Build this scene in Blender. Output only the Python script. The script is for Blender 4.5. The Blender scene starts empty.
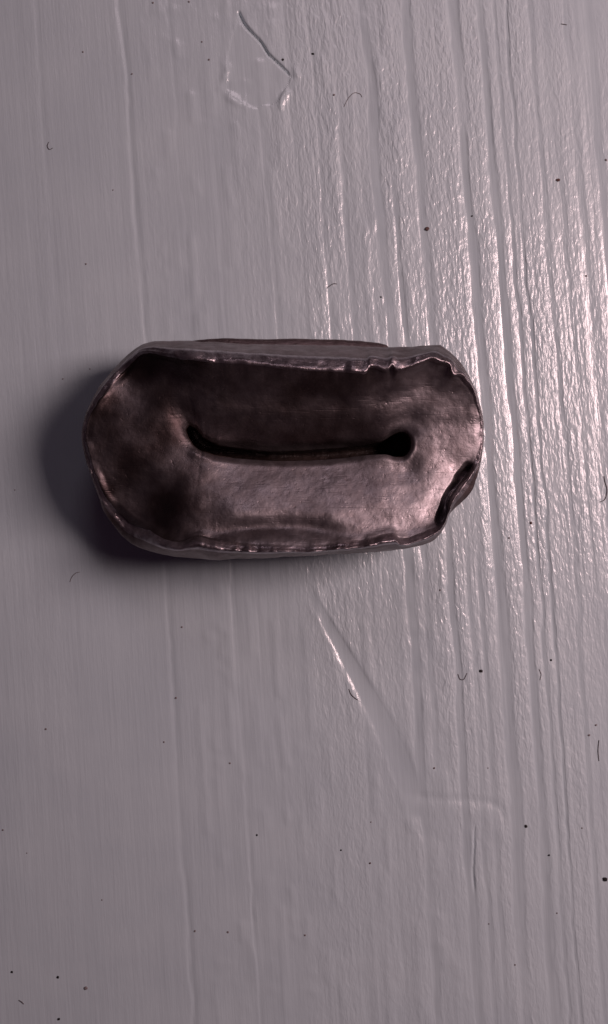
import bpy, math, random
import numpy as np

# ---------------------------------------------------------------- camera, light, exposure
sc = bpy.context.scene
MM = 0.001
PX = 0.1                 # one photograph pixel at board level, in millimetres
H = 120.0                # camera height above the board, in millimetres

cam_d = bpy.data.cameras.new('camera')
cam = bpy.data.objects.new('camera', cam_d)
sc.collection.objects.link(cam)
cam.location = (0, 0, H * MM)
cam.rotation_euler = (0, 0, 0)
cam_d.sensor_fit = 'VERTICAL'
cam_d.sensor_height = 24.0
cam_d.lens = 24.0 * H / (1024 * PX)
cam_d.clip_start = 0.002
cam_d.clip_end = 20.0
sc.camera = cam
sc.render.resolution_x = 608
sc.render.resolution_y = 1024

world = bpy.data.worlds.new('World')
sc.world = world
world.use_nodes = True
bg = world.node_tree.nodes['Background']
bg.inputs['Color'].default_value = (0.68, 0.36, 0.58, 1)
bg.inputs['Strength'].default_value = 0.024


def area(name, loc, size, size_y, power, col, target=(0, 0, 0)):
    d = bpy.data.lights.new(name, 'AREA')
    d.shape = 'RECTANGLE'
    d.size = size * MM
    d.size_y = size_y * MM
    d.energy = power
    d.color = col
    o = bpy.data.objects.new(name, d)
    sc.collection.objects.link(o)
    o.location = [c * MM for c in loc]
    from mathutils import Vector
    v = Vector([(t - c) for t, c in zip(target, loc)])
    o.rotation_euler = v.to_track_quat('-Z', 'Y').to_euler()
    return o


area('window_light', (150, 42, 172), 66, 106, 0.365, (1.0, 0.73, 0.725))
area('sky_light', (25, 235, 250), 100, 100, 0.055, (1.0, 0.80, 0.90))

sc.view_settings.view_transform = 'Standard'
sc.view_settings.look = 'None'
sc.view_settings.gamma = 1
sc.view_settings.exposure = 0.0
sc.view_settings.use_curve_mapping = False
sc.render.engine = 'CYCLES'

rng = np.random.default_rng(7)
random.seed(5)


# ---------------------------------------------------------------- helpers
def P(px, py, z=0.0):
    """photograph pixel at height z (mm) -> millimetres on the board"""
    f = PX * (H - z) / H
    return (px - 304.0) * f, (512.0 - py) * f


def smooth01(x):
    x = np.clip(x, 0, 1)
    return x * x * (3 - 2 * x)


_tab = rng.random((256, 256))


def vnoise(x, y):
    x = np.asarray(x, float); y = np.asarray(y, float)
    xi = np.floor(x).astype(int); yi = np.floor(y).astype(int)
    fx = smooth01(x - xi); fy = smooth01(y - yi)
    a = _tab[xi & 255, yi & 255]; b = _tab[(xi + 1) & 255, yi & 255]
    c = _tab[xi & 255, (yi + 1) & 255]; d = _tab[(xi + 1) & 255, (yi + 1) & 255]
    return ((a * (1 - fx) + b * fx) * (1 - fy) + (c * (1 - fx) + d * fx) * fy) * 2 - 1


def fbm(x, y, o=4, g=0.5):
    s = 0; a = 1.0
    for k in range(o):
        s = s + a * vnoise(x * 2 ** k + 17.3 * k, y * 2 ** k + 41.7 * k)
        a *= g
    return s


def link(o, parent=None):
    sc.collection.objects.link(o)
    if parent:
        o.parent = parent
    return o


def mesh_obj(name, verts, faces, mat, parent=None, smooth=True):
    me = bpy.data.meshes.new(name)
    me.from_pydata([tuple(v) for v in verts], [], faces)
    me.update()
    if smooth:
        me.polygons.foreach_set('use_smooth', [True] * len(me.polygons))
    me.materials.append(mat)
    o = bpy.data.objects.new(name, me)
    return link(o, parent)


class NT:
    def __init__(self, name):
        self.m = bpy.data.materials.new(name)
        self.m.use_nodes = True
        self.t = self.m.node_tree
        self.b = self.t.nodes['Principled BSDF']

    def n(self, typ, **kw):
        nd = self.t.nodes.new(typ)
        for k, v in kw.items():
            if k in nd.inputs.keys():
                nd.inputs[k].default_value = v
            else:
                setattr(nd, k, v)
        return nd

    def l(self, a, b):
        self.t.links.new(a, b)

    def ramp(self, src, stops):
        r = self.n('ShaderNodeValToRGB')
        e = r.color_ramp.elements
        while len(e) < len(stops):
            e.new(0.5)
        for el, (p, c) in zip(e, stops):
            el.position = p
            el.color = (*c, 1) if len(c) == 3 else c
        self.l(src, r.inputs['Fac'])
        return r


def math_node(t, op, a, b=None):
    nd = t.n('ShaderNodeMath', operation=op)
    for i, v in enumerate((a, b)):
        if v is None:
            continue
        if hasattr(v, 'is_output'):
            t.l(v, nd.inputs[i])
        else:
            nd.inputs[i].default_value = v
    return nd.outputs[0]


# ---------------------------------------------------------------- materials
def mat_paint():
    t = NT('gloss_white_paint')
    at = t.n('ShaderNodeAttribute', attribute_name='grain')      # millimetres across / along the grain
    ab = t.n('ShaderNodeAttribute', attribute_name='brush')      # how rough the paint film lies there
    mp = t.n('ShaderNodeMapping')
    mp.inputs['Scale'].default_value = (2.7, 0.9, 1)
    t.l(at.outputs['Vector'], mp.inputs['Vector'])
    n1 = t.n('ShaderNodeTexNoise', Scale=1.0, Detail=2.0, Roughness=0.5, Distortion=0.3)
    t.l(mp.outputs[0], n1.inputs['Vector'])
    mp2 = t.n('ShaderNodeMapping')
    mp2.inputs['Scale'].default_value = (3.0, 0.12, 1)
    t.l(at.outputs['Vector'], mp2.inputs['Vector'])
    n2 = t.n('ShaderNodeTexNoise', Scale=1.0, Detail=2.0, Roughness=0.55)
    t.l(mp2.outputs[0], n2.inputs['Vector'])
    n3 = t.n('ShaderNodeTexNoise', Scale=7.0, Detail=3.0, Roughness=0.6)
    t.l(at.outputs['Vector'], n3.inputs['Vector'])
    h1 = math_node(t, 'MULTIPLY', n1.outputs['Fac'], ab.outputs['Fac'])
    h1 = math_node(t, 'MULTIPLY', h1, 0.00014)
    h2 = math_node(t, 'MULTIPLY', n2.outputs['Fac'], 0.000026)
    h3 = math_node(t, 'MULTIPLY', n3.outputs['Fac'], 0.000003)
    h = math_node(t, 'ADD', math_node(t, 'ADD', h1, h2), h3)
    bp = t.n('ShaderNodeBump', Strength=1.0, Distance=1.0)
    t.l(h, bp.inputs['Height'])
    t.l(bp.outputs[0], t.b.inputs['Normal'])
    n4 = t.n('ShaderNodeTexNoise', Scale=0.11, Detail=4.0, Roughness=0.6)
    t.l(at.outputs['Vector'], n4.inputs['Vector'])
    r = t.ramp(n4.outputs['Fac'], [(0.3, (0.515, 0.61, 0.66)), (0.7, (0.57, 0.67, 0.715))])
    t.l(r.outputs[0], t.b.inputs['Base Color'])
    rr = t.ramp(ab.outputs['Fac'], [(0.05, (0.22,) * 3), (0.7, (0.45,) * 3)])
    t.l(rr.outputs[0], t.b.inputs['Roughness'])
    t.b.inputs['Specular IOR Level'].default_value = 0.8
    t.b.inputs['Coat Weight'].default_value = 0.8
    t.b.inputs['Coat IOR'].default_value = 1.55
    t.b.inputs['Coat Roughness'].default_value = 0.16
    t.l(bp.outputs[0], t.b.inputs['Coat Normal'])
    return t.m


def mat_lead(name, c1, c2, rough, metallic, bump=1.0, tarnish_shade=0.0):
    t = NT(name)
    tc = t.n('ShaderNodeTexCoord')
    n1 = t.n('ShaderNodeTexNoise', Scale=160.0, Detail=5.0, Roughness=0.6, Distortion=0.4)
    t.l(tc.outputs['Object'], n1.inputs['Vector'])
    n2 = t.n('ShaderNodeTexNoise', Scale=1500.0, Detail=4.0, Roughness=0.62)
    t.l(tc.outputs['Object'], n2.inputs['Vector'])
    n3 = t.n('ShaderNodeTexNoise', Scale=600.0, Detail=3.0, Roughness=0.5)
    t.l(tc.outputs['Object'], n3.inputs['Vector'])
    mixf = math_node(t, 'ADD', math_node(t, 'MULTIPLY', n1.outputs['Fac'], 0.55),
                     math_node(t, 'MULTIPLY', n2.outputs['Fac'], 0.45))
    r = t.ramp(mixf, [(0.36, c1), (0.62, c2)])
    if tarnish_shade:
        ta = t.n('ShaderNodeAttribute', attribute_name='tarnish_shade')
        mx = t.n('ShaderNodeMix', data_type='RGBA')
        t.l(math_node(t, 'MULTIPLY', ta.outputs['Fac'], tarnish_shade), mx.inputs[0])
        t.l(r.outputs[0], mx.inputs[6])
        mx.inputs[7].default_value = (0.050, 0.031, 0.030, 1)  # dark brown of the patina, also carries the painted shade
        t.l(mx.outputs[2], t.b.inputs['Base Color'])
    else:
        t.l(r.outputs[0], t.b.inputs['Base Color'])
    rr = t.ramp(n3.outputs['Fac'], [(0.3, (rough - 0.08,) * 3), (0.7, (rough + 0.10,) * 3)])
    t.l(rr.outputs[0], t.b.inputs['Roughness'])
    t.b.inputs['Metallic'].default_value = metallic
    h = math_node(t, 'ADD', math_node(t, 'MULTIPLY', n2.outputs['Fac'], 0.00006 * bump),
                  math_node(t, 'MULTIPLY', n3.outputs['Fac'], 0.00010 * bump))
    # drag scratches and small pits
    mp = t.n('ShaderNodeMapping')
    mp.inputs['Rotation'].default_value = (0, 0, 0.5)
    mp.inputs['Scale'].default_value = (420, 5200, 420)
    t.l(tc.outputs['Object'], mp.inputs['Vector'])
    n5 = t.n('ShaderNodeTexNoise', Scale=1.0, Detail=2.0)
    t.l(mp.outputs[0], n5.inputs['Vector'])
    sr = t.ramp(n5.outputs['Fac'], [(0.60, (0,) * 3), (0.72, (1,) * 3)])
    n6 = t.n('ShaderNodeTexNoise', Scale=2300.0, Detail=1.0)
    t.l(tc.outputs['Object'], n6.inputs['Vector'])
    pr_ = t.ramp(n6.outputs['Fac'], [(0.68, (0,) * 3), (0.76, (1,) * 3)])
    h = math_node(t, 'SUBTRACT', h, math_node(t, 'MULTIPLY', sr.outputs[0], 0.000012 * bump))
    h = math_node(t, 'SUBTRACT', h, math_node(t, 'MULTIPLY', pr_.outputs[0], 0.000018 * bump))
    bp = t.n('ShaderNodeBump', Strength=1.0, Distance=1.0)
    t.l(h, bp.inputs['Height'])
    t.l(bp.outputs[0], t.b.inputs['Normal'])
    return t.m


def mat_plain(name, col, rough=0.6):
    t = NT(name)
    tc = t.n('ShaderNodeTexCoord')
    n = t.n('ShaderNodeTexNoise', Scale=5000.0, Detail=2.0)
    t.l(tc.outputs['Object'], n.inputs['Vector'])
    r = t.ramp(n.outputs['Fac'], [(0.3, tuple(c * 0.7 for c in col)), (0.7, tuple(min(1, c * 1.3) for c in col))])
    t.l(r.outputs[0], t.b.inputs['Base Color'])
    t.b.inputs['Roughness'].default_value = rough
    return t.m


M_paint = mat_paint()
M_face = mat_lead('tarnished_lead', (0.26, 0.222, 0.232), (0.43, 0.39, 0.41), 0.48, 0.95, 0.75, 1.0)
M_rim = mat_lead('scuffed_lead', (0.19, 0.155, 0.165), (0.48, 0.43, 0.46), 0.38, 0.95, 1.3)
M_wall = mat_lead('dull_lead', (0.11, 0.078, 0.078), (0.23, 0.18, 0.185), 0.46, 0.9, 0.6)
M_slot = mat_lead('dark_slot_lead', (0.015, 0.009, 0.009), (0.06, 0.04, 0.036), 0.42, 0.0, 3.0)  # slot lining near black, far darker than the other lead parts
M_wood = mat_plain('primed_wood', (0.42, 0.36, 0.30))
M_black = mat_plain('black_grit', (0.008, 0.006, 0.007), 0.7)
M_brown = mat_plain('brown_grit', (0.10, 0.05, 0.045), 0.7)
M_grey = mat_plain('grey_grit', (0.22, 0.19, 0.195), 0.8)
M_fibre = mat_plain('dark_fibre', (0.10, 0.08, 0.085), 0.6)


# ---------------------------------------------------------------- the board
def warp(y):
    return np.interp(y, [-300, 0, 340, 560, 700, 1024, 1300], [-9, -5, -2, 2, 1.5, 0, -2])


def to_u(x, y):
    return x - 0.068 * (y - 512) - warp(y)


def from_u(u, y):
    return u + 0.068 * (y - 512) + warp(y)


# (u, width px, depth mm, first y, last y)   sharp left flank, long right flank
GROOVES = [
    (75, 7, 0.045, -400, 330), (161, 9, 0.085, -400, 1400), (227, 9, 0.05, 480, 1400), (252, 8, 0.03, 560, 700),
    (209, 8, 0.03, -400, 420), (243, 8, 0.03, 100, 420), (293, 10, 0.035, 60, 420), (326, 11, 0.04, -400, 520),
    (349, 9, 0.04, -400, 480), (371, 12, 0.06, -400, 620), (404, 17, 0.12, -400, 1400), (421, 12, 0.09, 150, 790),
    (446, 15, 0.11, -400, 1400), (464, 9, 0.07, 540, 1400), (475, 10, 0.07, 540, 1400),
    (493, 21, 0.15, -400, 1400), (521, 17, 0.15, -400, 1400), (537, 7, 0.09, -400, 1400), (548, 7, 0.10, -400, 1400),
    (572, 10, 0.06, -400, 1400), (590, 9, 0.05, 150, 620), (607, 13, 0.07, -400, 1400), (629, 14, 0.09, -400, 600),
    (655, 14, 0.10, -400, 1400), (690, 18, 0.12, -400, 1400), (735, 14, 0.10, -400, 1400),
]
for k in range(9):
    GROOVES.append((-40 - 40 * k - random.random() * 15, 10 + random.random() * 8, 0.03 + random.random() * 0.05, -500, 1600))


RIDGES = [(178 + 14.5 * k + 6 * random.random(), 4 + 3 * random.random(), 0.040 + 0.040 * random.random()) for k in range(18)]


def polydist(x, y, pts):
    """distance to a polyline, side sign, and running parameter 0..1"""
    best = np.full(x.shape, 1e9); sgn = np.zeros(x.shape); par = np.zeros(x.shape)
    n = len(pts) - 1
    for i in range(n):
        (x0, y0), (x1, y1) = pts[i], pts[i + 1]
        dx, dy = x1 - x0, y1 - y0
        L = dx * dx + dy * dy
        tt = np.clip(((x - x0) * dx + (y - y0) * dy) / L, 0, 1)
        d = np.hypot(x - x0 - tt * dx, y - y0 - tt * dy)
        s = np.sign((x - x0) * dy - (y - y0) * dx)
        m = d < best
        best = np.where(m, d, best); sgn = np.where(m, s, sgn); par = np.where(m, (i + tt) / n, par)
    return best, sgn, par


def inside(x, y, pts):
    r = np.zeros(x.shape, bool)
    n = len(pts)
    for i in range(n):
        x0, y0 = pts[i]; x1, y1 = pts[(i + 1) % n]
        c = ((y0 > y) != (y1 > y)) & (x < (x1 - x0) * (y - y0) / (y1 - y0 + 1e-9) + x0)
        r ^= c
    return r


CHIP = [(240, 14), (231, 40), (227, 62), (229, 72), (226, 88), (232, 96), (243, 104), (255, 109), (262, 106), (276, 104),
        (284, 92), (292, 77), (287, 70), (270, 55), (262, 42), (252, 34), (245, 22)]
CRACK = [(239, 13), (244, 24), (252, 33), (261, 42), (268, 54), (279, 64), (289, 74)]
SLIT = [(475, 822), (474, 846), (473, 872), (475, 896)]
TROUGH = [(303, 570), (318, 602), (336, 640), (357, 684), (378, 728), (394, 764), (409, 805), (411, 824)]
DENT = [(421, 797), (445, 799), (470, 800), (489, 802), (500, 808), (504, 822)]


def board_height(x, y):
    u = to_u(x, y)
    uw = u + 1.8 * vnoise(u * 0.02, y * 0.012) + 1.3 * vnoise(u * 0.07 + 9, y * 0.028) + 0.8 * vnoise(u * 0.2 + 30, y * 0.09)
    z = np.zeros(x.shape)
    groove = np.zeros(x.shape)
    for (g, w, d, y0, y1) in GROOVES:
        fade = smooth01((y - y0) / 60) * smooth01((y1 - y) / 60)
        ww = w * (1 + 0.25 * vnoise(np.full(x.shape, g * 0.37), y * 0.008))
        q = (uw - g + (4.0 if g > 300 else 0.0)) / ww + 0.5
        sp = 0.30 if g < 300 else 0.56
        prof = np.where(q < sp, smooth01(q / sp), 1 - smooth01((q - sp) / (1 - sp))) * ((q > 0) & (q < 1))
        band = smooth01((q - sp + 0.22) / 0.15) * smooth01((1.05 - q) / 0.2)
        amp = d * fade * (0.68 + 0.36 * vnoise(np.full(x.shape, g * 1.7), y * 0.01) + 0.14 * vnoise(np.full(x.shape, g * 3.1), y * 0.06))
        z -= (1.0 if g < 300 else 0.58 if g < 585 else 0.42) * amp * prof
        groove = np.maximum(groove, np.clip(amp / 0.09, 0, 1) * band)
    for (g, w, d) in RIDGES:                        # short broken ridges of brushed paint
        frag = smooth01(0.15 + 1.5 * vnoise(np.full(x.shape, g * 0.91), y * 0.028) + 0.5 * vnoise(np.full(x.shape, g * 1.9), y * 0.11))
        wob = 1.5 * vnoise(np.full(x.shape, g * 0.53), y * 0.05)
        z += d * frag * np.exp(-((uw + wob - g) / w) ** 2)
    # gentle brush ridges and waviness of the paint film
    right = smooth01((u - 225) / 160)
    z += (0.010 + 0.014 * right) * fbm(u * 0.11, y * 0.006 + 3, 3)
    z += 0.020 * vnoise(u * 0.018 + 7, y * 0.004)
    # diagonal trough
    d, s, p = polydist(x, y, TROUGH)
    wid = 5 + 10 * smooth01(p * 1.5)
    sd = d * s                                    # positive to the right of the trough line
    tfade = smooth01(p / 0.35) * smooth01((1 - p) / 0.08)
    q = (sd + 9) / (wid * 2.1)
    prof = np.where(q < 0.5, smooth01(q / 0.5), 1 - smooth01((q - 0.5) / 0.5)) * ((q > 0) & (q < 1))
    z = z * (1 - 0.8 * smooth01(prof * 1.6) * tfade) - 0.065 * prof * tfade
    groove = np.maximum(groove, smooth01(prof * 2.2) * tfade)
    z += 0.012 * np.exp(-((sd + 13) / 6.0) ** 2) * tfade * (0.6 + 0.8 * vnoise(x * .05, y * .05))
    # hooked dent
    d, s, p = polydist(x, y, DENT)
    z -= 0.075 * np.exp(-(d / 3.2) ** 2) * smooth01((1.001 - p) / 0.05) - 0.035 * np.exp(-((d - 11) / 7.0) ** 2) * (s < 0)
    # flaked patch with raised, cracked edge
    ins = inside(x, y, CHIP)
    d, s, p = polydist(x, y, CHIP + [CHIP[0]])
    sdist = np.where(ins, d, -d)
    near = d < 40
    jag = 1.5 * fbm(x * 0.12, y * 0.12, 2)
    z = np.where(near, z - 0.035 * smooth01((sdist + jag + 2) / 4.0), z)
    edge = np.exp(-((sdist + 3 + jag) / 4.2) ** 2)
    z += 0.11 * edge * smooth01((y - 48) / 25) * smooth01(0.45 + 1.4 * vnoise(x * .07 + 2, y * .07))
    z = np.where(ins & (d > 4), z + 0.012 * fbm(x * .06, y * .05, 2), z)
    groove = np.where(ins, np.maximum(groove, 0.85), groove)
    d, s, p = polydist(x, y, CRACK)
    z -= 0.42 * np.clip(1 - d / (1.7 - 0.8 * p), 0, 1)
    z += 0.05 * np.exp(-((d * s) / 12) ** 2) * (s > 0) * (d < 30) * smooth01((1 - p) / .2) * smooth01(p / .2)
    d, s, p = polydist(x, y, SLIT)
    z -= 0.16 * np.clip(1 - d / 1.6, 0, 1) * smooth01(p / .2) * smooth01((1 - p) / .2)
    brush = (0.17 + 0.83 * right) * (1 - 0.93 * groove)
    brush *= 0.55 + 0.45 * smooth01(0.5 + 1.3 * vnoise(u * 0.045 + 3, y * 0.006))
    brush *= 1 - 0.5 * smooth01((u - 560) / 60)
    brush *= 1 - 0.35 * smooth01((y - 600) / 220)
    return z, brush, u


def build_board():
    us = np.concatenate([np.linspace(-420, -60, 60, endpoint=False), np.arange(-60, 190, 1.6),
                         np.arange(190, 680, 1.0), np.linspace(680, 1000, 90)])
    ys = np.concatenate([np.linspace(-420, -30, 50, endpoint=False), np.arange(-30, 130, 1.6),
                         np.arange(130, 1054, 3.2), np.linspace(1054, 1440, 50)])
    U, Y = np.meshgrid(us, ys)
    X = from_u(U, Y)
    z, br, u = board_height(X, Y)
    nx, ny = len(us), len(ys)
    wx = (X - 304) * PX * MM
    wy = (512 - Y) * PX * MM
    V = np.stack([wx, wy, z * MM], -1).reshape(-1, 3)
    i = np.arange(nx * ny).reshape(ny, nx)
    F = np.stack([i[:-1, :-1], i[1:, :-1], i[1:, 1:], i[:-1, 1:]], -1).reshape(-1, 4)
    me = bpy.data.meshes.new('painted_board')
    # skirt and underside (18 mm thick board)
    loop = np.concatenate([i[0, :], i[1:, -1], i[-1, -2::-1], i[-2:0:-1, 0]])
    nb = len(V)
    low = V[loop].copy(); low[:, 2] = -18 * MM
    V = np.concatenate([V, low])
    m = len(loop)
    faces = F.tolist()
    ntop = len(faces)
    for k in range(m):
        k2 = (k + 1) % m
        faces.append([int(loop[k]), int(loop[k2]), nb + k2, nb + k])
    faces.append([nb + k for k in range(m)])
    me.from_pydata(V.tolist(), [], faces)
    me.update()
    sm = np.zeros(len(faces), bool); sm[:ntop] = True
    me.polygons.foreach_set('use_smooth', sm)
    me.materials.append(M_paint)
    g = np.zeros((len(V), 3), np.float32)
    g[:nb, 0] = (U * PX).reshape(-1); g[:nb, 1] = (Y * PX).reshape(-1)
    a = me.attributes.new('grain', 'FLOAT_VECTOR', 'POINT'); a.data.foreach_set('vector', g.reshape(-1))
    b = np.zeros(len(V), np.float32); b[:nb] = br.reshape(-1)
    a = me.attributes.new('brush', 'FLOAT', 'POINT'); a.data.foreach_set('value', b)
    o = bpy.data.objects.new('painted_board', me)
    link(o)
    o['kind'] = 'structure'
    o['label'] = 'white gloss painted wooden board with raised grain'
    return o


board = build_board()


# ---------------------------------------------------------------- the slotted lead piece
OUTLINE = [(157, 341), (191, 341), (250, 344), (300, 345), (350, 345.5), (389, 347), (434, 345.4), (443, 347), (459.6, 361),
           (472, 381), (478.6, 399), (483, 420), (483.5, 438), (482, 454), (478.6, 473), (470.5, 492), (461, 503), (450, 514),
           (444, 527), (432, 541), (400, 549.5), (350, 553.5), (290, 557), (240, 558.5), (215, 560), (178.5, 557),
           (142, 549), (124, 538), (106, 514.5), (97, 493), (86, 459), (82, 438), (83.5, 424), (88, 408), (97, 391),
           (110, 373), (124, 358.5), (139, 346), (147, 342.5)]
INNER = [(147, 353), (180, 358), (200, 360), (250, 364), (300, 369), (350, 372), (365, 373), (371, 367), (385, 371), (392, 366),
         (398, 371), (412, 367), (430, 360), (440, 363), (449, 366), (452, 376), (460, 377), (469, 388), (475, 402), (479, 420),
         (479.5, 445), (476, 457), (468, 472), (460, 484), (450, 499), (447.5, 512), (443, 523), (425, 534), (403, 541), (394, 536), (382, 537.5),
         (370, 541), (330, 546), (310, 548), (280, 547), (240, 545.5), (215, 541), (197, 538), (188, 540), (181, 542.5),
         (168, 541), (155, 535), (150, 531), (138, 527), (125, 519), (108, 500), (100, 485), (92, 458), (87, 437), (91, 416),
         (106, 391), (118, 377), (134, 361)]
SLOT = [(186, 429), (188, 438), (196, 448), (208, 453.5), (220, 456.5), (250, 459.5), (280, 461), (310, 460.5), (340, 458.5), (365, 455.5),
        (385, 454.5), (395, 457), (403, 457), (409, 451.5), (411, 444.5), (410, 437.5), (405.5, 433), (399, 432), (392, 435),
        (382, 441), (360, 446), (330, 448.5), (300, 450.5), (270, 451.5), (240, 449.5), (218, 445), (203, 437), (195, 428), (189, 426)]


def catmull(pts, k=8, a=0.5):
    pts = np.array(pts, float); n = len(pts)
    out = []
    for i in range(n):
        p0, p1, p2, p3 = pts[i - 1], pts[i], pts[(i + 1) % n], pts[(i + 2) % n]
        for j in range(k):
            t = j / k
            out.append(0.5 * ((2 * p1) + (-p0 + p2) * t + (2 * p0 - 5 * p1 + 4 * p2 - p3) * t * t + (-p0 + 3 * p1 - 3 * p2 + p3) * t ** 3))
    return np.array(out)


def ray_hit(m, d, poly):
    """farthest hit of ray m + r d with the closed polygon"""
    a = poly; b = np.roll(poly, -1, 0)
    e = b - a
    den = d[0] * e[:, 1] - d[1] * e[:, 0]
    den = np.where(abs(den) < 1e-9, 1e-9, den)
    w = a - m
    r = (w[:, 0] * e[:, 1] - w[:, 1] * e[:, 0]) / den
    q = (w[:, 0] * d[1] - w[:, 1] * d[0]) / den
    ok = (q >= 0) & (q <= 1) & (r > 0)
    return r[ok].max() if ok.any() else 1.0


def blur(a, k, axis, wrap):
    out = np.zeros_like(a); tot = 0
    for j in range(-k, k + 1):
        w = math.exp(-2.0 * (j / (k + .5)) ** 2)
        if wrap:
            out += w * np.roll(a, j, axis)
        else:
            idx = np.clip(np.arange(a.shape[axis]) + j, 0, a.shape[axis] - 1)
            out += w * np.take(a, idx, axis)
        tot += w
    return out / tot


ZS = 1.35


def build_lead():
    oc, ic, slc = catmull(OUTLINE), catmull(INNER, 6), catmull(SLOT)
    A = np.array([198.0, 443.0]); B = np.array([400.0, 444.0])
    rays = []
    NS, NE = 300, 210
    mid = np.array([0, 10.5])                        # the slot bows downward between its ends
    for k in range(NS):                             # upper side, left to right
        f = k / NS
        m = A + (B - A) * f + mid * math.sin(math.pi * f) + np.array([0, 2.0]) * 0
        rays.append((m, math.pi / 2, f))
    for k in range(NE):
        rays.append((B, math.pi / 2 - math.pi * k / NE, 1.0))
    for k in range(NS):
        f = 1 - k / NS
        rays.append((A + (B - A) * f + mid * math.sin(math.pi * f), -math.pi / 2, f))
    for k in range(NE):
        rays.append((A, -math.pi / 2 - math.pi * k / NE, 0.0))
    N = len(rays)
    m = np.array([r[0] for r in rays]); th = np.array([r[1] for r in rays])
    lin = 2 * math.pi * np.arange(N) / N            # th falls by one turn: blur what is left of it
    th = blur(blur(th + lin, 70, 0, True), 30, 0, True) - lin
    m = np.stack([blur(m[:, 0], 12, 0, True), blur(m[:, 1], 12, 0, True)], -1)
    d = np.stack([np.cos(th), -np.sin(th)], -1)     # pixel space, y down
    rS = np.array([ray_hit(m[i], d[i], slc) for i in range(N)])
    rI = np.array([ray_hit(m[i], d[i], ic) for i in range(N)])
    rO = np.array([ray_hit(m[i], d[i], oc) for i in range(N)])
    rS = blur(rS, 2, 0, True)
    pS = m + d * rS[:, None]
    rS = rS + 0.9 * fbm(pS[:, 0] * .2, pS[:, 1] * .2, 2) * smooth01((225 - pS[:, 0]) / 25)
    rS = np.maximum(rS, 1.2)
    # worn, nibbled edges
    pI = m + d * rI[:, None]
    rI = rI + 0.7 * fbm(pI[:, 0] * .10, pI[:, 1] * .10, 3)
    pO = m + d * rO[:, None]
    rO = rO + 0.55 * fbm(pO[:, 0] * .07 + 5, pO[:, 1] * .07, 3)
    rI = rI - 2.0 * np.abs(np.sin(th)) ** 2
    rI = np.minimum(rI, rO - 2.2)
    wU = np.maximum(0, np.sin(th)) ** 2; wL = np.maximum(0, -np.sin(th)) ** 2
    wR = np.maximum(0, np.cos(th)) ** 2; wF = np.maximum(0, -np.cos(th)) ** 2
    pI = m + d * rI[:, None]; pO = m + d * rO[:, None]; pS = m + d * rS[:, None]
    xI, yI = pI[:, 0], pI[:, 1]
    # ---- heights at the rim
    tear = smooth01((xI - 436) / 6) * smooth01((yI - 462) / 8) * smooth01((532 - yI) / 8)
    zI = 9.9 * wU + 9.0 * wL + 7.38 * wR + 6.75 * wF
    zI = zI - 1.3 * smooth01((200 - xI) / 110) * (wU + wL)
    corner = np.exp(-(((xI - 125) / 40) ** 2 + ((yI - 525) / 30) ** 2)) + 0.6 * np.exp(-(((xI - 125) / 35) ** 2 + ((yI - 365) / 25) ** 2))
    zI = zI - 2.0 * corner
    zI = blur(zI + 0.11 * fbm(xI * .07, yI * .07, 2), 4, 0, True) + 0.55 * tear
    zO = (5.6 + 1.0 * smooth01((xI - 330) / 60)) * wU + 6.8 * wL + 6.6 * wR + 6.35 * wF - 1.7 * corner + 1.0 * tear
    lip = 0.12 + 0.35 * smooth01((xI - 330) / 60) * (wU + wL) - 0.10 * wR + 0.8 * tear - 0.34 * wF + 0.5 * np.exp(-((xI - 205) / 22) ** 2) * wL
    lip = lip * (1 + 0.3 * vnoise(xI * .06, yI * .06))
    NT_ = 64
    t = np.linspace(0, 1, NT_) ** 1.0
    pu = np.interp(t, [0, .04, .12, .32, .46, .56, .68, .84, .95, 1], [4.8, 5.5, 6.1, 7.05, 7.55, 7.8, 8.2, 9.0, 9.6, 9.95])
    pl = np.interp(t, [0, .03, .1, .3, .6, .8, .92, 1], [5.7, 6.5, 6.65, 7.25, 8.15, 8.55, 8.8, 9.1])
    pr = np.interp(t, [0, .05, .12, .3, .7, .9, 1], [6.9, 7.2, 7.28, 7.33, 7.36, 7.36, 7.34])
    pf = np.interp(t, [0, .06, .2, .4, .6, .85, 1], [6.5, 6.75, 6.95, 7.05, 7.02, 6.97, 6.95])
    Z = pu[:, None] * wU + pl[:, None] * wL + pr[:, None] * wR + pf[:, None] * wF
    # fade to the local rim height, then a step up on to the lip
    tt = t[:, None]
    base_end = Z[-1]
    zend = blur(zI - lip, 24, 0, True)
    Z = Z + (zend - base_end)[None, :] * smooth01((tt - 0.25) / 0.75)
    xs = pS[:, 0][None, :]
    Z = Z + (1.5 * wU + 0.9 * wL)[None, :] * np.exp(-tt / 0.16) * (smooth01((xs - 345) / 45) + 0.75 * smooth01((245 - xs) / 45))
    Z = blur(blur(Z, 3, 0, False), 20, 1, True)
    Z = Z + (zI - lip - zend)[None, :] * smooth01((tt - 0.93) / 0.07)
    rIs = blur(blur(rI, 18, 0, True), 12, 0, True)
    R = rS[None, :] + (rIs - rS)[None, :] * tt + (rI - rIs)[None, :] * tt ** 7
    XX = m[None, :, 0] + d[None, :, 0] * R; YY = m[None, :, 1] + d[None, :, 1] * R
    # hollow near the lower rim, tear gouge, ripples round the hole, dents
    dx = (XX - 278) / 62; c = 532 - 5 * (1 - dx * dx)
    Z -= 0.5 * np.exp(-((YY - c) / 9.0) ** 2) * np.exp(-dx ** 4)
    Z -= 0.8 * tear[None, :] * smooth01((tt - 0.86 + 0.05 * vnoise(XX * .12, YY * .12)) / 0.10)
    Z -= 0.35 * np.exp(-(((XX - 128) / 16) ** 2 + ((YY - 372) / 14) ** 2))
    rr = np.hypot(XX - 400, YY - 444)
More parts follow.
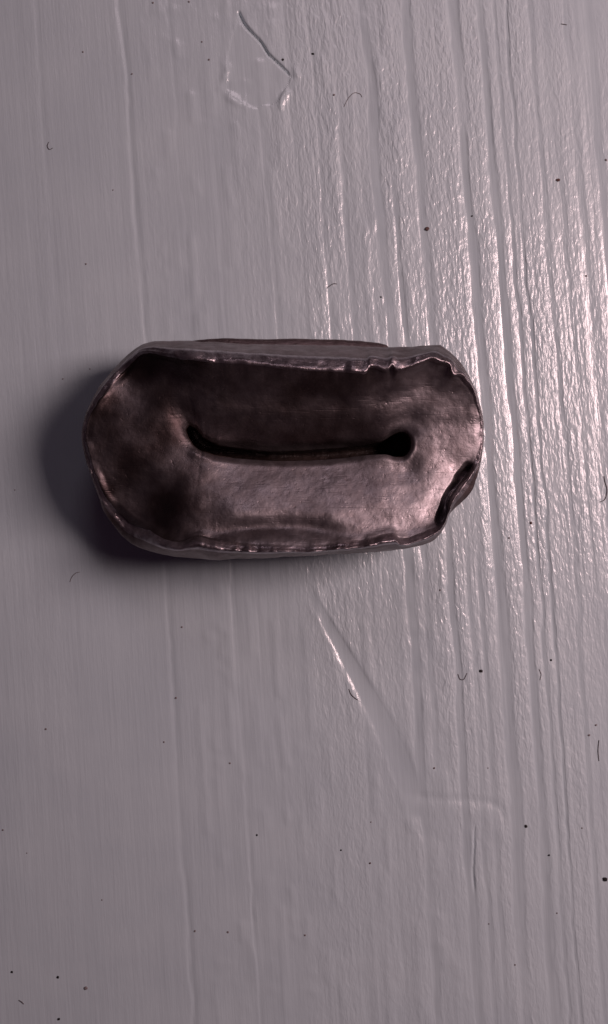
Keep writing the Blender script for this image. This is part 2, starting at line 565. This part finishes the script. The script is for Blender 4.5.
    Z += 0.004 * np.sin(rr * 0.62 + 1.5 * vnoise(XX * .03, YY * .03)) * np.exp(-((rr - 32) / 26) ** 2) * smooth01((XX - 385) / 25)
    Z += 0.07 * np.exp(-((rr - 14.5) / 1.8) ** 2) * smooth01((XX - 402) / 6)
    Z += 0.06 * fbm(XX * .030, YY * .045, 2) + 0.007 * fbm(XX * .16, YY * .16, 3)
    Z += 0.018 * np.maximum(0, fbm(XX * .2 + 40, YY * .2, 2)) * np.exp(-(((XX - 315) / 60) ** 2 + ((YY - 480) / 18) ** 2))
    Z -= np.where(XX > 255, 0.4, 1.1) * ((XX - 255) / 220) ** 2
    dome = np.where(xI > 255, 0.4, 1.1) * ((xI - 255) / 220) ** 2
    zI = zI - dome; zO = zO - 0.6 * dome
    # ---- rings from the pit to the foot
    RX, RY, RZ, part = [], [], [], []

    def ring(x, y, z, p):
        RX.append(x); RY.append(y); RZ.append(np.broadcast_to(z, (N,)).astype(float)); part.append(p)
    zS = Z[0]
    for f, zz in ((0.05, 2.6), (0.4, 2.65), (0.75, 2.9), (0.95, 3.3), (1.0, 3.9), (1.0, 4.5), (0.99, zS - .5), (0.975, zS - .18)):
        r_ = rS * f * (1 + 0.10 * vnoise(pS[:, 0] * .11 + zz if np.isscalar(zz) else pS[:, 0] * .11, pS[:, 1] * .11) * (f > .5))
        ring(m[:, 0] + d[:, 0] * r_, m[:, 1] + d[:, 1] * r_, zz, 0)
    for k in range(NT_):
        ring(XX[k], YY[k], Z[k], 1)
    W = rO - rI
    crest = np.clip(4.0 / W, 0.15, 0.6)
    rough = 0.10 * fbm(xI * .12 + 60, yI * .12, 2) * (1 - 0.95 * wF - 0.4 * wL) * smooth01(0.5 + 1.3 * vnoise(xI * .025 + 3, yI * .025)) * 1.5
    for q in (0.25, 0.6, 1.0):
        f = crest * q
        r_ = rI + W * f
        ring(m[:, 0] + d[:, 0] * r_, m[:, 1] + d[:, 1] * r_, zI - lip * (1 - smooth01(np.array(q)) ** .7) + rough * q, 2)
    for q in np.linspace(0.1, 1.0, 12):
        f = crest + (1 - crest) * q
        r_ = rI + W * f
        X_ = m[:, 0] + d[:, 0] * r_; Y_ = m[:, 1] + d[:, 1] * r_
        flat = smooth01((xI - 320) / 60); drop = np.where(q < .42, .10 * q / .42, .10 + .90 * (max(q - .42, 0) / .58) ** 1.25) * (wU + wR + wF) + (-0.10 * math.sin(math.pi * min(q / .5, 1)) + max(q - .4, 0) ** 1.5 / .465) * wL; drop = drop * (1 - tear) + q * tear
        n_ = 0.10 * (1 - 0.85 * wF - 0.4 * wL) * fbm(X_ * .08, Y_ * .08, 2) * (1 - q) + 0.03 * fbm(X_ * .2, Y_ * .2, 2)
        ring(X_, Y_, zI + rough * (1 - q) + (zO - zI) * drop + n_, 2 if q < 0.5 else 3)
    for zf, sh in ((0.93, 0.4), (0.8, 1.2), (0.55, 3), (0.3, 5), (0.12, 7), (0.0, 10)):
        z_ = zO * zf + 0.25 * (1 - zf)
        # below the widest line the body tucks in; the pixel position is kept at the outline's own depth
        r_ = rO - sh + 0.7 * fbm(pO[:, 0] * .05, zf * 7 + pO[:, 1] * .05, 2) * (zf < .9)
        ring(m[:, 0] + d[:, 0] * r_, m[:, 1] + d[:, 1] * r_, z_, 3)
    RX = np.array(RX); RY = np.array(RY); RZ = np.array(RZ) * ZS; zO = zO * ZS; zS = zS * ZS
    K = len(RX)
    # pixel -> millimetres; rings below the outline keep the outline's depth so the wall is upright
    zp = RZ.copy()
    zp[-6:] = zO[None, :]
    zp[:8] = zS[None, :]
    F_ = PX * (H - zp) / H
    wx = (RX - 304) * F_; wy = (512 - RY) * F_
    V = np.stack([wx, wy, RZ], -1)
    # normals from the whole surface so that the parts meet without a seam
    dS = np.roll(V, -1, 1) - np.roll(V, 1, 1)
    dK = np.gradient(V, axis=0)
    nrm = np.cross(dK, dS)
    nrm /= np.linalg.norm(nrm, axis=-1, keepdims=True) + 1e-12
    cx, cy = P(284, 450, 6)
    root = bpy.data.objects.new('lead_weight', None)
    root.empty_display_size = 0.01
    root.location = (cx * MM, cy * MM, 0)
    link(root)
    root['label'] = 'dark tarnished lead weight with dished face and long slot, lying on white painted board'
    root['category'] = 'weight'
    V = (V - np.array([cx, cy, 0])) * MM
    part = np.array(part)

    def make(name, k0, k1, mat, cap=None, cols=None, par=None):
        n = k1 - k0 + 1
        if cols is None:
            sub = V[k0:k1 + 1].reshape(-1, 3)
            i = np.arange(n * N).reshape(n, N)
            F = np.stack([i[:-1], i[1:], np.roll(i[1:], -1, 1), np.roll(i[:-1], -1, 1)], -1).reshape(-1, 4).tolist()
        else:
            c_ = np.asarray(cols) % N
            sub = V[k0:k1 + 1][:, c_].reshape(-1, 3)
            i = np.arange(n * len(c_)).reshape(n, len(c_))
            F = np.stack([i[:-1, :-1], i[1:, :-1], i[1:, 1:], i[:-1, 1:]], -1).reshape(-1, 4).tolist()
            return mesh_obj(name, sub.tolist(), F, mat, par or root), nrm[k0:k1 + 1][:, c_].reshape(-1, 3)
        if cap == 'low':
            F.append(i[0].tolist())
        if cap == 'high':
            F.append(i[-1][::-1].tolist())
        o = mesh_obj(name, sub.tolist(), F, mat, root)
        nn = nrm[k0:k1 + 1].reshape(-1, 3)
        return o, nn
    last = [int(np.where(part == p)[0].max()) for p in range(4)]
    first = [int(np.where(part == p)[0].min()) for p in range(4)]
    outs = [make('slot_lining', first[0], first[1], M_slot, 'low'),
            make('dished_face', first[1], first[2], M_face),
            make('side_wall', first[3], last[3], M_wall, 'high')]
    tj = np.where(tear > 0.4)[0]
    j0, j1 = int(tj.min()), int(tj.max())
    outs.append(make('rim', first[2], first[3], M_rim, cols=range(j1, j0 + N + 1)))
    outs.append(make('torn_flap', first[2], first[3], M_rim, cols=range(j0, j1 + 1), par=outs[-1][0]))
    outs[-1][0]['label'] = 'pale torn flap standing up from the rim'
    fo = outs[1][0].data                            # brown patina with shade painted in: left end, far hollow, hollow by lower rim
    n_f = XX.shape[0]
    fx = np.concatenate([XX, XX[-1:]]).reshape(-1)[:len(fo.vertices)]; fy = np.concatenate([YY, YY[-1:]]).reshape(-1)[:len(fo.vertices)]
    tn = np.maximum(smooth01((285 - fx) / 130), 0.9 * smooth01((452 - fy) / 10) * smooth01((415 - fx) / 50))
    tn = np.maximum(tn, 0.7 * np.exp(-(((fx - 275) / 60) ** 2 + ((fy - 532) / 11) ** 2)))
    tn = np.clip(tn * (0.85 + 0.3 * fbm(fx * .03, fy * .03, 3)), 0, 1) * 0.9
    at_ = fo.attributes.new('tarnish_shade', 'FLOAT', 'POINT'); at_.data.foreach_set('value', tn.astype(np.float32))
    for o, nn in outs:
        me = o.data
        # make the winding agree with the upward / outward normals
        p = me.polygons[len(me.polygons) // 2]
        v = nn[p.vertices[0]]
        if p.normal.dot(v) < 0:
            me.flip_normals(); me.update()
    # sign of the analytic normals: the face must look up
    up = outs[1][1][:, 2].mean()
    s_ = 1.0 if up > 0 else -1.0
    for o, nn in outs:
        me = o.data
        nn = nn * s_
        p = me.polygons[len(me.polygons) // 2]
        from mathutils import Vector
        if p.normal.dot(Vector(nn[p.vertices[0]])) < 0:
            me.flip_normals(); me.update()
        me.normals_split_custom_set_from_vertices([tuple(x) for x in nn])
    # ---- foot plate that shows past the upper side
    top = [(186, 346), (190, 341), (200, 339), (222, 337.4), (243, 338), (262, 338.6), (300, 338), (330, 338.8), (356, 340), (372, 341.5), (382, 343.2), (390, 348)]
    rest = [(400, 372), (440, 400), (452, 440), (440, 480), (405, 520), (340, 535), (260, 540), (180, 530), (135, 495), (118, 450), (125, 410), (160, 372)]
    pts = catmull(top + rest, 6)
    pts[:, 1] += 0.35 * fbm(pts[:, 0] * .12, pts[:, 1] * .12, 2)
    vs, fs = [], []
    c = np.array([284, 450.0])
    levels = [(0.0, -2.0), (0.5, -0.6), (1.4, 0.0), (2.6, 0.0), (3.0, -0.7), (3.3, -2.5), (3.4, -30.0), (0.2, -32.0)]
    n = len(pts)
    for z_, off in levels:
        v = pts - c
        L = np.linalg.norm(v, axis=1, keepdims=True)
        q = c + v * (1 + off / L)
        f = PX * (H - 3.0) / H
        for (a, b) in q:
            vs.append((((a - 304) * f - cx) * MM, ((512 - b) * f - cy) * MM, z_ * MM))
    for k in range(len(levels)):
        k2 = (k + 1) % len(levels)
        for j in range(n):
            j2 = (j + 1) % n
            fs.append([k * n + j, k * n + j2, k2 * n + j2, k2 * n + j])
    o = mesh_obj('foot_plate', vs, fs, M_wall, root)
    import bmesh
    bm = bmesh.new(); bm.from_mesh(o.data); bmesh.ops.recalc_face_normals(bm, faces=bm.faces); bm.to_mesh(o.data); bm.free()
    return root


lead = build_lead()


# ---------------------------------------------------------------- grit and fibres lying on the paint
def zboard(px, py):
    z, _, _ = board_height(np.array([[float(px)]]), np.array([[float(py)]]))
    return float(z[0, 0])


def blob_mesh(seed, name='grit'):
    r = random.Random(seed)
    import bmesh
    bm = bmesh.new()
    bmesh.ops.create_icosphere(bm, subdivisions=2, radius=1.0)
    for v in bm.verts:
        v.co *= 1 + 0.28 * (r.random() - .5)
    me = bpy.data.meshes.new(name); bm.to_mesh(me); bm.free()
    return me


BLOBS = {}
for mk, mat in (('black', M_black), ('brown', M_brown), ('grey', M_grey)):
    for v in range(3):
        me = blob_mesh(v + 3); me.materials.append(mat)
        BLOBS[mk, v] = me

SPECKS = [
    ('black', 313, 54, 1.5), ('black', 283, 60, 1.6), ('black', 481, 671, 2.0), ('black', 526, 826, 1.9), ('black', 549, 855, 1.3),
    ('black', 12, 972, 1.3), ('black', 58, 977, 1.6), ('black', 59, 1019, 1.7), ('black', 605, 879, 2.6), ('black', 257, 835, 1.2),
    ('black', 472, 216, 1.0), ('black', 551, 660, 1.2), ('black', 381, 297, 1.1), ('black', 341, 850, 1.1),
    ('brown', 427, 229, 2.4), ('brown', 558, 180, 2.0), ('brown', 531, 523, 1.6), ('brown', 509, 538, 1.1), ('brown', 434, 768, 1.0),
    ('brown', 370, 863, 1.2), ('brown', 586, 276, 1.2), ('brown', 515, 965, 0.9), ('brown', 440, 530 + 60, 0.9),
    ('grey', 86, 988, 2.2), ('grey', 209, 60, 1.2), ('grey', 202, 42, 1.0), ('grey', 132, 74, 1.1), ('grey', 334, 95, 1.3),
    ('grey', 83, 52, 1.0), ('grey', 153, 3, 1.2), ('grey', 189, 2, 1.1), ('grey', 86, 264, 1.0), ('grey', 113, 190, 0.8),
    ('grey', 176, 698, 1.3), ('grey', 182, 627, 1.1), ('grey', 164, 742, 1.1), ('grey', 230, 763, 1.1), ('grey', 46, 729, 1.2),
    ('grey', 195, 931, 1.3), ('grey', 228, 932, 1.3), ('grey', 589, 735, 1.3), ('grey', 596, 725, 1.3), ('grey', 371, 862 - 40, 0.9),
    ('grey', 488, 768, 0.9), ('grey', 557, 913, 1.0), ('grey', 3, 830, 1.1), ('grey', 27, 853, 0.8), ('grey', 63, 379, 0.9), ('grey', 90, 369, 0.9),
    ('grey', 15, 490, 0.8), ('grey', 305, 935, 1.1), ('grey', 606, 160, 1.3), ('grey', 489, 924, 0.9), ('grey', 582, 828, 0.8), ('grey', 102, 900, 0.8),
]
SINGLE = {(481, 671): 'oval black grit speck right beside a small curled fibre',
          (605, 879): 'coarse black grit grain, biggest of all the specks',
          (283, 60): 'black grit speck touching the crack of the flaked paint patch',
          (427, 229): 'coarse brown crumb sitting in a wide grain groove',
          (86, 988): 'coarse grey dust grain near three black grit specks',
          (526, 826): 'coarse black grit speck past the hooked dent in the paint'}
SP_LABEL = {'black': 'tiny black grit speck lying on the white paint', 'brown': 'tiny brown crumb stuck on the white paint',
            'grey': 'faint grey dust speck on the white paint'}
SP_GROUP = {'black': 'black grit specks on the paint', 'brown': 'brown crumbs on the paint', 'grey': 'grey dust specks on the paint'}
SP_NAME = {'black': 'grit_speck', 'brown': 'brown_crumb', 'grey': 'dust_speck'}
for i, (mk, px, py, r) in enumerate(SPECKS):
    o = bpy.data.objects.new(SP_NAME[mk], BLOBS[mk, i % 3])
    link(o)
    x, y = P(px, py)
    r *= 0.82
    rz = 0.5 * r * PX
    o.location = (x * MM, y * MM, (zboard(px, py) + rz * 0.75) * MM)
    o.scale = (r * PX * MM * random.uniform(.85, 1.2), r * PX * MM * random.uniform(.8, 1.1), rz * MM)
    o.rotation_euler = (0, 0, random.random() * 6.28)
    o['category'] = 'speck'
    if (px, py) in SINGLE:
        o['label'] = SINGLE[px, py]
    else:
        o['label'] = SP_LABEL[mk]; o['group'] = SP_GROUP[mk]


def fibre(label, pts, r=0.45, mat=None):
    r *= 0.75
    pts = np.array(pts, float)
    n = len(pts)
    ext = np.concatenate([[2 * pts[0] - pts[1]], pts, [2 * pts[-1] - pts[-2]]])
    cur = []
    for i in range(n - 1):
        p0, p1, p2, p3 = ext[i:i + 4]
        for j in range(6):
            t = j / 6
            cur.append(0.5 * ((2 * p1) + (-p0 + p2) * t + (2 * p0 - 5 * p1 + 4 * p2 - p3) * t * t + (-p0 + 3 * p1 - 3 * p2 + p3) * t ** 3))
    cur.append(pts[-1])
    cx, cy = P(*pts[n // 2])
    verts, faces = [], []
    S = 6
    L = len(cur)
    for k, (a, b) in enumerate(cur):
        x, y = P(a, b)
        z = zboard(a, b) + r * PX + 0.01
        q0 = np.array(cur[max(0, k - 1)]); q1 = np.array(cur[min(L - 1, k + 1)])
        tx, ty = (q1 - q0) / (np.linalg.norm(q1 - q0) + 1e-9); ty = -ty
        rr = r * PX * (0.5 + 0.5 * math.sin(math.pi * (0.15 + 0.7 * k / (L - 1))))
        for s in range(S):
            a_ = 2 * math.pi * s / S
            verts.append(((x - cx - ty * rr * math.cos(a_)) * MM, (y - cy + tx * rr * math.cos(a_)) * MM, (z + rr * math.sin(a_)) * MM))
    for k in range(L - 1):
        for s in range(S):
            s2 = (s + 1) % S
            faces.append([k * S + s, k * S + s2, (k + 1) * S + s2, (k + 1) * S + s])
    faces.append(list(range(S))[::-1]); faces.append([(L - 1) * S + s for s in range(S)])
    o = mesh_obj('fibre', verts, faces, mat or M_fibre)
    o.location = (cx * MM, cy * MM, 0)
    o['label'] = label; o['category'] = 'fibre'


fibre('tiny curled fibre shaped like a letter c beside a faint grain line', [(49, 142), (47.5, 146), (49.5, 149.5), (53, 148)])
fibre('short hooked fibre just past the flaked paint patch', [(344, 107), (348, 99), (354, 93), (360, 94), (362, 97)], 0.38, M_grey)
fibre('short dark curved fibre beside the diagonal trough', [(349, 689), (351, 694), (355, 698), (358, 700)], 0.5)
fibre('small curled fibre next to a black grit oval below the weight', [(458, 674), (460, 679), (464, 679), (467, 673)], 0.5)
fibre('bent dark fibre with a hook past the rounded end of the weight', [(600, 502), (605, 499), (607, 490), (605, 482), (604, 476)], 0.55)
fibre('thin straight dark fibre lying along the wood grain', [(599, 740), (598, 750), (599, 761)], 0.5)
fibre('tiny curved fibre lying in a narrow strip between two grain lines', [(539, 669), (541, 674), (540, 680)], 0.4, M_grey)
fibre('faint curl of fibre near the shadow of the weight', [(70, 582), (72, 577), (76, 573), (80, 572)], 0.4, M_grey)
fibre('small dark fibre near three black specks', [(19, 1000), (22, 1002), (24, 1004)], 0.6)
fibre('tiny dash of fibre lying across the grain', [(561, 24), (564, 24.5), (567, 25)], 0.5)
fibre('short fibre crossing the shiny ridges above the weight', [(327, 288), (333, 284), (337, 284)], 0.5)
